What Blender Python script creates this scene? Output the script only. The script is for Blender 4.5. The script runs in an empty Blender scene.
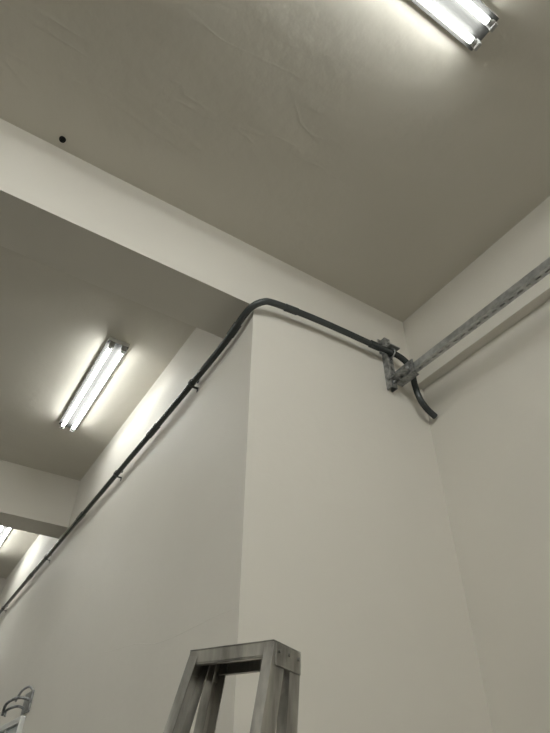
import bpy, bmesh, math, random
from mathutils import Vector, Matrix
random.seed(4)
K=2.5/2.25; ZC=1.5
sc=bpy.context.scene
def W(x,y,z): return Vector((x*K,y*K,z*K+ZC))
FL=-ZC/K
# ------------------------------------------------------------ materials
def mat(name,col,rough=.6,metal=0,emit=None,estr=0,mott=0,mscale=6,bump=0,bscale=20,bdist=.01,ridges=0,col2=None,stretch=None):
    m=bpy.data.materials.new(name); m.use_nodes=True; nt=m.node_tree; n=nt.nodes; L=nt.links
    b=n['Principled BSDF']; b.inputs['Base Color'].default_value=(*col,1)
    b.inputs['Roughness'].default_value=rough; b.inputs['Metallic'].default_value=metal
    if emit: b.inputs['Emission Color'].default_value=(*emit,1); b.inputs['Emission Strength'].default_value=estr
    tc=n.new('ShaderNodeTexCoord')
    src=tc.outputs['Object']
    if stretch:
        mp0=n.new('ShaderNodeMapping'); mp0.inputs['Scale'].default_value=stretch; L.new(src,mp0.inputs['Vector']); src=mp0.outputs['Vector']
    if mott or col2:
        t=n.new('ShaderNodeTexNoise'); t.inputs['Scale'].default_value=mscale; t.inputs['Detail'].default_value=6
        L.new(src,t.inputs['Vector'])
        r=n.new('ShaderNodeValToRGB'); r.color_ramp.elements[0].position=.35; r.color_ramp.elements[1].position=.65
        c2=col2 or tuple(c*(1-mott) for c in col)
        r.color_ramp.elements[0].color=(*c2,1); r.color_ramp.elements[1].color=(*col,1)
        L.new(t.outputs['Fac'],r.inputs['Fac']); L.new(r.outputs['Color'],b.inputs['Base Color'])
    if bump:
        t=n.new('ShaderNodeTexNoise'); t.inputs['Scale'].default_value=bscale; t.inputs['Detail'].default_value=5
        t.inputs['Roughness'].default_value=.55
        L.new(tc.outputs['Object'],t.inputs['Vector'])
        h=t.outputs['Fac']
        bp=n.new('ShaderNodeBump'); bp.inputs['Strength'].default_value=bump; bp.inputs['Distance'].default_value=bdist
        L.new(h,bp.inputs['Height']); L.new(bp.outputs['Normal'],b.inputs['Normal'])
        if ridges:
            mp=n.new('ShaderNodeMapping'); mp.inputs['Scale'].default_value=(1.0,2.6,1.0); mp.inputs['Rotation'].default_value=(0,0,.5)
            L.new(tc.outputs['Object'],mp.inputs['Vector'])
            t2=n.new('ShaderNodeTexNoise'); t2.inputs['Scale'].default_value=1.3; t2.inputs['Detail'].default_value=3; t2.inputs['Distortion'].default_value=.4
            L.new(mp.outputs['Vector'],t2.inputs['Vector'])
            s=n.new('ShaderNodeMath'); s.operation='SUBTRACT'; s.inputs[1].default_value=.5; L.new(t2.outputs['Fac'],s.inputs[0])
            ab=n.new('ShaderNodeMath'); ab.operation='ABSOLUTE'; L.new(s.outputs[0],ab.inputs[0])
            mr=n.new('ShaderNodeMapRange'); mr.inputs['From Max'].default_value=.03; mr.inputs['To Min'].default_value=1; mr.inputs['To Max'].default_value=0
            L.new(ab.outputs[0],mr.inputs['Value'])
            t3=n.new('ShaderNodeTexNoise'); t3.inputs['Scale'].default_value=1.1; L.new(tc.outputs['Object'],t3.inputs['Vector'])
            m3=n.new('ShaderNodeMapRange'); m3.inputs['From Min'].default_value=.48; m3.inputs['From Max'].default_value=.62
            L.new(t3.outputs['Fac'],m3.inputs['Value'])
            mu=n.new('ShaderNodeMath'); mu.operation='MULTIPLY'; L.new(mr.outputs[0],mu.inputs[0]); L.new(m3.outputs[0],mu.inputs[1])
            bp2=n.new('ShaderNodeBump'); bp2.inputs['Strength'].default_value=ridges; bp2.inputs['Distance'].default_value=.004
            L.new(mu.outputs[0],bp2.inputs['Height']); L.new(bp.outputs['Normal'],bp2.inputs['Normal']); L.new(bp2.outputs['Normal'],b.inputs['Normal'])
    return m
M_wall=mat('painted_plaster',(.735,.705,.64),.6,mott=.03,mscale=1.5,bump=.2,bscale=3,bdist=.025)
M_ceil=mat('ceiling_plaster',(.67,.637,.563),.42,mott=.05,mscale=1.2,bump=.4,bscale=2.6,bdist=.035,ridges=.25)
M_floor=mat('floor_concrete',(.18,.175,.16),.5,mott=.2,mscale=3,bump=.2,bscale=30)
M_pipe=mat('grey_pvc',(.052,.059,.059),.24,mott=.2,mscale=10)
M_galv=mat('galvanised_steel',(.52,.53,.53),.34,metal=.7,col2=(.36,.37,.37),mscale=30)
M_brk=mat('galvanised_bracket',(.40,.41,.41),.36,metal=.7,col2=(.20,.205,.205),mscale=40)
M_dark=mat('dark_steel',(.06,.065,.065),.45,metal=.6,mott=.4,mscale=60)
M_alu=mat('worn_aluminium',(.50,.49,.46),.36,metal=.85,col2=(.23,.225,.21),mscale=22,bump=.1,bscale=60,bdist=.002,stretch=(1,1,.25))
M_rub=mat('rubber',(.02,.02,.02),.8,mott=.2)
M_white=mat('white_enamel',(.75,.76,.74),.35,mott=.02)
M_body=mat('fixture_body_dimmed',(.055,.055,.052),.7,mott=.02)  # white body's underside darkened in colour so the gap between tubes looks dim
M_tube=mat('fluorescent_tube_glass',(.9,.9,.9),.4,emit=(.98,1.0,.97),estr=27)
M_cap=mat('tube_end_cap',(.42,.42,.41),.4,metal=.2,mott=.1)
M_black=mat('hole_black',(.01,.01,.01),.9,mott=.1)  # black colour stands in for the shade inside the ceiling hole
M_glass=mat('window_pane',(.55,.62,.66),.15,mott=.05)
# ------------------------------------------------------------ helpers
def obj(name,bm,m,parent=None,smooth=False,bevel=0):
    bmesh.ops.recalc_face_normals(bm,faces=bm.faces)
    me=bpy.data.meshes.new(name); bm.to_mesh(me); bm.free()
    o=bpy.data.objects.new(name,me); sc.collection.objects.link(o); me.materials.append(m)
    if parent: o.parent=parent
    if smooth:
        for p in me.polygons: p.use_smooth=True
    if bevel:
        b=o.modifiers.new('b','BEVEL'); b.width=bevel; b.segments=2; b.limit_method='ANGLE'
    return o
def empty(name,loc=(0,0,0)):
    e=bpy.data.objects.new(name,None); e.empty_display_size=.1; sc.collection.objects.link(e); return e
def addbox(bm,a,b,mtx=None):
    x0,y0,z0=a;x1,y1,z1=b
    vs=[Vector(p) for p in [(x0,y0,z0),(x1,y0,z0),(x1,y1,z0),(x0,y1,z0),(x0,y0,z1),(x1,y0,z1),(x1,y1,z1),(x0,y1,z1)]]
    if mtx: vs=[mtx@v for v in vs]
    v=[bm.verts.new(p) for p in vs]
    for f in [(0,3,2,1),(4,5,6,7),(0,1,5,4),(1,2,6,5),(2,3,7,6),(3,0,4,7)]: bm.faces.new([v[i] for i in f])
def box(name,a,b,m,parent=None,bevel=0,mtx=None):
    bm=bmesh.new(); addbox(bm,a,b,mtx); return obj(name,bm,m,parent,bevel=bevel)
def ubox(name,a,b,m): return box(name,W(*a),W(*b),m)
def catmull(P,n=8):
    P=[Vector(p) for p in P]; Q=[2*P[0]-P[1]]+P+[2*P[-1]-P[-2]]; out=[]
    for i in range(1,len(Q)-2):
        p0,p1,p2,p3=Q[i-1:i+3]
        for k in range(n):
            t=k/n
            out.append(.5*((2*p1)+(p2-p0)*t+(2*p0-5*p1+4*p2-p3)*t*t+(3*p1-p0-3*p2+p3)*t**3))
    out.append(P[-1]); return out
def addtube(bm,P,r,seg=16,cap=True):
    n=len(P); rad=r if isinstance(r,list) else [r]*n
    T=[(P[min(i+1,n-1)]-P[max(i-1,0)]).normalized() for i in range(n)]
    u=T[0].orthogonal().normalized(); rings=[]
    for i in range(n):
        u=(u-T[i]*u.dot(T[i])).normalized(); v=T[i].cross(u)
        rings.append([bm.verts.new(P[i]+rad[i]*(math.cos(2*math.pi*k/seg)*u+math.sin(2*math.pi*k/seg)*v)) for k in range(seg)])
    for a,b in zip(rings,rings[1:]):
        for k in range(seg): bm.faces.new([a[k],a[(k+1)%seg],b[(k+1)%seg],b[k]])
    if cap: bm.faces.new(rings[0][::-1]); bm.faces.new(rings[-1])
def tube(name,P,r,m,parent=None,seg=16):
    bm=bmesh.new(); addtube(bm,[Vector(p) for p in P],r,seg)
    o=obj(name,bm,m,parent,smooth=True)
    e=o.modifiers.new('e','EDGE_SPLIT'); e.split_angle=math.radians(50); return o
# ------------------------------------------------------------ room shell
H=2.25; YF=1.549; XL=.847; XR=1.839; XW=1.895; ZS=1.831; ZR=1.7795; XO=-3.4; YB=-3.0; YE=13.5; T=.1
ubox('floor',(XO-T,YB-T,FL-.1),(XW+T,YE+T,FL),M_floor)
ubox('ceiling',(XO-T,YB-T,H),(XW+T,YE+T,H+.1),M_ceil)
ubox('wall_front',(XL,YF,FL),(XW+T,YF+.12,H),M_wall)
ubox('wall_corridor',(XL,YF+.12,FL),(XL+T,YE,H),M_wall)
ubox('wall_right',(XW,YB,FL),(XW+T,YF,H),M_wall)
ubox('wall_left',(XO-T,YB,FL),(XO,YE,H),M_wall)
ubox('wall_back',(XO-T,YB-T,FL),(XW+T,YB,H),M_wall)
ubox('wall_end',(XO-T,YE,FL),(XL+T,YE+T,H),M_wall)
ubox('trim_right_beam',(XR,YB,ZR),(XW,YF,H),M_wall)
for i in range(4):
    y=YF+2.956*i
    ubox('trim_cross_beam_%d'%(i+1),(XO,y,ZS),(XL,y+.275,H),M_wall)
# very faint raised plaster seam on the corridor wall
seam=[]
pts=[(2.95,.632),(2.778,.611),(2.45,.575),(2.25,.540),(2.072,.527),(1.9,.519),(1.7,.512),(1.56,.505)]
for y,z in pts: seam.append(W(XL+.0006,y,z+random.uniform(-.006,.006)))
tube('trim_plaster_seam',catmull(seam,5),.0013,M_wall,None,seg=8)
# ------------------------------------------------------------ light fixtures (seen ones and unseen additions)
def fixture(cx,cy,along):
    e=empty('fluorescent_light_fixture')
    R=Matrix.Translation(W(cx,cy,H))@(Matrix.Rotation(math.pi/2,4,'Z') if along=='y' else Matrix())
    Lh=.60; w=.072
    bm=bmesh.new()
    pr=[(-w,0),(w,0),(w,-.028),(w*.18,-.034),(-w*.18,-.034),(-w,-.028)]
    ra=[bm.verts.new(R@Vector((-Lh,a,b))) for a,b in pr]; rb=[bm.verts.new(R@Vector((Lh,a,b))) for a,b in pr]
    side=[]
    for k in range(6):
        f=bm.faces.new([ra[k],ra[(k+1)%6],rb[(k+1)%6],rb[k]])
        f.material_index=1 if k in (1,5) else 0  # outer sides white, underside coloured darker against tube glare
    for q in (ra,rb): bm.faces.new(q).material_index=1
    o=obj('body',bm,M_body,e); o.data.materials.append(M_white)
    for s in(-1,1):
        g=s*.041; zt_=-.054
        tube('tube_%d'%(1+(s>0)),[R@Vector((-Lh+.03,g,zt_)),R@Vector((Lh-.03,g,zt_))],.0130,M_tube,e,seg=12)
        for q in(-1,1):
            bm=bmesh.new(); x=q*(Lh-.012)
            addbox(bm,(x-.009,g-.017,-.073),(x+.009,g+.017,-.015),R)
            obj('socket',bm,M_cap,e,bevel=.004)
            tube('end_cap',[R@Vector((q*(Lh-.020),g,zt_)),R@Vector((q*(Lh-.045),g,zt_))],.0143,M_cap,e)
    return e
fixture(.505,.246,'x')
for i in range(4):
    for x in (.505,-1.0,-2.5): fixture(x,3.137+2.956*i,'y')  # outer columns are unseen, added to lessen the light falloff
for y in (.246,-.7,-1.6,-2.5):  # unseen rows, added to brighten and even out the walls
    for x in (.505,-1.1,-2.6):
        if (x,y)!=(.505,.246): fixture(x,y,'x')
# ------------------------------------------------------------ conduit
cd=empty('electrical_conduit')
r=.0178
XP=XL-.034; YP=YF-.056
pl=[(XP,YE-.01,1.70),(XP,9,1.70),(XP,5,1.703),(XP,2.6,1.714),(XP,1.95,1.728),(XP,1.76,1.737),(XP,1.66,1.750),(XP,1.590,1.768),(XP+.012,1.528,1.790),(.862,1.496,1.816),(.92,YP,1.840),(1.10,YP,1.860),(1.30,YP,1.870),(1.52,YP,1.874),(1.62,YP,1.880),(1.69,YP-.002,1.877),(1.742,YP-.004,1.850),(1.766,YP-.004,1.795),(1.768,YP-.004,1.720),(1.785,YP-.004,1.640),(1.825,YP-.002,1.594),(1.878,YP,1.567)]
tube('pipe',catmull([W(*p) for p in pl],8),r,M_pipe,cd,seg=20)
def sleeve(a,b,rr,name='coupling'):
    tube(name,[W(*a),W(*b)],rr,M_pipe,cd,seg=20)
sleeve((XP,1.700,1.7445),(XP,1.63,1.758),r*1.2)
sleeve((.985,YP,1.8475),(1.05,YP,1.855),r*1.15)
sleeve((1.50,YP,1.8735),(1.56,YP,1.8765),r*1.25)
for y,z in [(2.55,1.7145),(3.9,1.7085),(5.4,1.7025),(7.4,1.70),(9.4,1.70)]:
    sleeve((XP,y,z),(XP,y+.12,z),r*1.22)
def saddle(c):
    bm=bmesh.new(); c=W(*c); wd=.010; ro=r+.0035
    o=Vector((1,0,0)); t=Vector((0,1,0)); u=Vector((0,0,1)); gap=.037
    prof=[u*(ro+.022)+o*gap, u*ro+o*gap]+[u*ro*math.cos(a)-o*ro*math.sin(a) for a in [math.pi*k/12 for k in range(13)]]+[-u*ro+o*gap,-u*(ro+.022)+o*gap]
    A=[bm.verts.new(c+p-t*wd) for p in prof];B=[bm.verts.new(c+p+t*wd) for p in prof]
    for i in range(len(prof)-1): bm.faces.new([A[i],A[i+1],B[i+1],B[i]])
    s=obj('saddle_clamp',bm,M_dark,cd); sm=s.modifiers.new('s','SOLIDIFY'); sm.thickness=.002
for y,z in [(2.1,1.7235),(3.2,1.711),(4.9,1.7035),(6.6,1.70),(8.6,1.70),(10.6,1.70)]: saddle((XP,y,z))
# ------------------------------------------------------------ strut channel + bracket
def strut(name,p0,d,up,L,parent,m=M_galv,w=.041):
    d=d.normalized(); s=d.cross(up).normalized(); h=w/2; t=.0028
    R=Matrix((( *s,0),(*d,0),(*up,0),(0,0,0,1))).transposed(); R=Matrix.Translation(p0)@R
    bm=bmesh.new()
    addbox(bm,(-h,0,-h),(-h+t,L,h),R); addbox(bm,(h-t,0,-h),(h,L,h),R)
    addbox(bm,(-h+t,0,h-t),(-h+.0095,L,h),R); addbox(bm,(h-.0095,0,h-t),(h-t,L,h),R)
    sw=.0050; pit=.05; sl=.026
    addbox(bm,(-h+t,0,-h),(-sw,L,-h+t),R); addbox(bm,(sw,0,-h),(h-t,L,-h+t),R)
    y=0
    while y<L:
        addbox(bm,(-sw,y,-h),(sw,min(y+pit-sl,L),-h+t),R); y+=pit
    return obj(name,bm,m,parent)
sb=empty('strut_channel_support')
X=Vector((1,0,0));Y=Vector((0,1,0));Z=Vector((0,0,1))
strut('horizontal_channel',W(1.692,YF-.060,1.7377),-Y,Z,(YF-.060-YB)*K-.002,sb)
strut('vertical_channel',W(1.645,YF-.0195,1.665),Z,Y,.33*K,sb,m=M_brk)
box('base_plate',W(1.61,YF-.006,1.90),W(1.685,YF-.001,2.0),M_brk,sb)
box('angle_plate',W(1.664,YF-.16,1.70),W(1.6705,YF-.001,1.775),M_brk,sb)
box('pipe_clamp_plate',W(1.615,YF-.085,1.905),W(1.680,YF-.038,1.911),M_galv,sb)
box('foot_plate',W(1.62,YF-.14,1.712),W(1.72,YF-.02,1.716),M_brk,sb)
cc=W(1.645,YP,1.879); ub=[Vector((0,.05,.030))+cc,Vector((0,.0,.030))+cc]+[cc+Vector((0,-.026*math.sin(a),.026*math.cos(a))) for a in [math.pi*k/8 for k in range(1,8)]]+[cc+Vector((0,0,-.030)),cc+Vector((0,.05,-.030))]
tube('u_bolt',ub,.004,M_galv,sb,seg=8)
for (x,y,z,ax) in [(1.625,YF-.006,1.975,Y),(1.668,YF-.006,1.93,Y),(1.645,YF-.04,1.96,Y),(1.645,YF-.04,1.70,Y),(1.664,YF-.125,1.74,X),(1.664,YF-.06,1.74,X),(1.66,YF-.07,1.712,Z)]:
    c=W(x,y,z); tube('bolt',[c-ax*.012,c+ax*.002],.008,M_galv,sb,seg=6)
# ------------------------------------------------------------ hole in ceiling, its dark recess painted as a black ring
hp=empty('ceiling_hole_dark')
c=W(-.152,1.50,H)
bm=bmesh.new()
N=24
ri=[[bm.verts.new(c+Vector((rr*math.cos(2*math.pi*k/N),rr*math.sin(2*math.pi*k/N),zz))) for k in range(N)] for rr,zz in [(.016,0),(.015,-.008),(.010,-.008),(.010,-.001)]]
for a,b in zip(ri,ri[1:]):
    for k in range(N): bm.faces.new([a[k],a[(k+1)%N],b[(k+1)%N],b[k]])
bm.faces.new(ri[-1])
obj('ring',bm,M_black,hp)
# ------------------------------------------------------------ wall fitting + window at lower left
wf=empty('window_1')
y0,y1,zt,zb=4.30,5.15,.47,-.35
x=XL-.001
box('pane',W(x-.008,y0,zb),W(x,y1,zt),M_glass,wf)
for a,b in [((x-.03,y0-.03,zt),(x,y1+.03,zt+.035)),((x-.03,y0-.03,zb-.035),(x,y1+.03,zb)),((x-.03,y0-.03,zb),(x,y0,zt)),((x-.03,y1,zb),(x,y1+.03,zt)),((x-.022,(y0+y1)/2-.012,zb),(x-.008,(y0+y1)/2+.012,zt))]:
    box('frame',W(*a),W(*b),M_white,wf,bevel=.002)
wb=empty('wall_bracket')
tube('arm_1',catmull([W(XL-.002,4.25,.59),W(XL-.07,4.28,.60),W(XL-.11,4.42,.58),W(XL-.10,4.52,.53)]),.010,M_brk,wb)
tube('arm_2',catmull([W(XL-.002,4.35,.55),W(XL-.05,4.37,.565),W(XL-.09,4.47,.55),W(XL-.07,4.6,.535)]),.009,M_brk,wb)
tube('arm_3',catmull([W(XL-.002,4.22,.63),W(XL-.03,4.24,.66),W(XL-.06,4.30,.64),W(XL-.07,4.36,.59)]),.008,M_galv,wb)
box('plate',W(XL-.012,4.20,.52),W(XL-.001,4.40,.64),M_brk,wb,bevel=.003)
# ------------------------------------------------------------ ladder
ld=empty('aluminium_step_ladder')
zt=ZC+.27*K
w=Vector((.49,-.872,0)).normalized(); nn=Vector((.872,.49,0)).normalized()
C=Vector((.625*K,1.113*K,zt))+w*.010-nn*.009+Vector((0,0,.007))
R=Matrix(((*w,0),(*nn,0),(0,0,1,0),(0,0,0,1))).transposed(); R=Matrix.Translation(C)@R
hw=.111; hd=.066
bm=bmesh.new(); t=.003
addbox(bm,(-hw,-hd,-t),(hw,hd,0),R)
for s in(-1,1):
    addbox(bm,(-hw,s*hd-(t if s>0 else 0),-.030),(hw,s*hd+(t if s<0 else 0),-t),R)
    addbox(bm,(-hw,s*hd-(.016 if s>0 else 0),-.033),(hw,s*hd+(.016 if s<0 else 0),-.030),R)
    addbox(bm,(s*hw-(t if s>0 else 0),-hd+t,-.028),(s*hw+(t if s<0 else 0),hd-t,-t),R)
obj('top_cap',bm,M_alu,ld,bevel=.0015)
def rail(sx,sy):
    tan=.28 if sy<0 else -.11; fl=.19 if sx<0 else -.04
    dw=.029 if sy<0 else .025
    top=Vector((sx*(hw-.012),sy*(hd-dw-.002),-.006)); dz=-(zt-.02)-top.z
    bot=Vector((sx*(hw-.012+fl),top.y+sy*tan*(-dz),-(zt-.02)))
    bm=bmesh.new(); t=.0028; fw=.024
    def pl(a0,a1,b0,b1):
        vs=[]
        for P in (top,bot):
            for (a,b) in [(a0,b0),(a1,b0),(a1,b1),(a0,b1)]: vs.append(bm.verts.new(R@(P+Vector((a*sx,b*sy,0)))))
        for f in [(0,1,2,3),(4,5,6,7),(0,1,5,4),(1,2,6,5),(2,3,7,6),(3,0,4,7)]: bm.faces.new([vs[i] for i in f])
    pl(.012-t,.012,-dw,dw); pl(.012-fw,.012-t,-dw,-dw+t); pl(.012-fw,.012-t,dw-t,dw)
    obj('rail',bm,M_alu,ld)
    bm=bmesh.new(); bx=Matrix.Translation(bot)
    addbox(bm,(-.020,-.034,-.027),(.020,.034,.025),R@bx); obj('foot',bm,M_rub,ld,bevel=.004)
    return top,bot
fr={}
for sx in(-1,1):
    for sy in(-1,1): fr[sx,sy]=rail(sx,sy)
    bm=bmesh.new(); addbox(bm,(sx*hw-.002,-hd*.9,-.050),(sx*hw+.002,hd*.9,-.004),R); obj('hinge_plate',bm,M_alu,ld,bevel=.002)
    for yy in(-.045,0,.045):
        c=R@Vector((sx*(hw+.003),yy,-.02)); tube('rivet',[c-w*.003,c+w*.003],.004,M_alu,ld,seg=10)
for k in range(1,6):
    f=k/6*1.0
    for sy in(-1,1):
        a=fr[-1,sy][0].lerp(fr[-1,sy][1],f); b=fr[1,sy][0].lerp(fr[1,sy][1],f)
        bm=bmesh.new()
        if sy<0:
            addbox(bm,(a.x-.006,a.y-.03,a.z-.003),(b.x+.006,a.y+.035,a.z),R)
            addbox(bm,(a.x-.006,a.y-.03,a.z-.028),(b.x+.006,a.y-.027,a.z-.003),R)
            addbox(bm,(a.x-.006,a.y+.032,a.z-.028),(b.x+.006,a.y+.035,a.z-.003),R)
        else:
            addbox(bm,(a.x-.006,a.y-.010,a.z-.015),(b.x+.006,a.y+.010,a.z+.005),R)
        obj('step',bm,M_alu,ld)
# ------------------------------------------------------------ world + camera
wd=bpy.data.worlds.new('w'); sc.world=wd; wd.use_nodes=True
wd.node_tree.nodes['Background'].inputs[0].default_value=(.02,.02,.02,1)
Mx=[[0.84465,-0.53524,0.00852],[0.34801,0.53694,-0.7685],[0.40676,0.65208,0.6398]]
rt=Vector(Mx[0]);dn=Vector(Mx[1]);fw=Vector(Mx[2])
cam=bpy.data.objects.new('camera',bpy.data.cameras.new('camera')); sc.collection.objects.link(cam)
R3=Matrix((rt,-dn,-fw)).transposed()
cam.matrix_world=Matrix.Translation((0,0,ZC))@R3.to_4x4()
cam.data.sensor_fit='AUTO'; cam.data.sensor_width=36; cam.data.lens=548.5/733*36; cam.data.clip_start=.05
sc.camera=cam
sc.view_settings.view_transform='Standard'
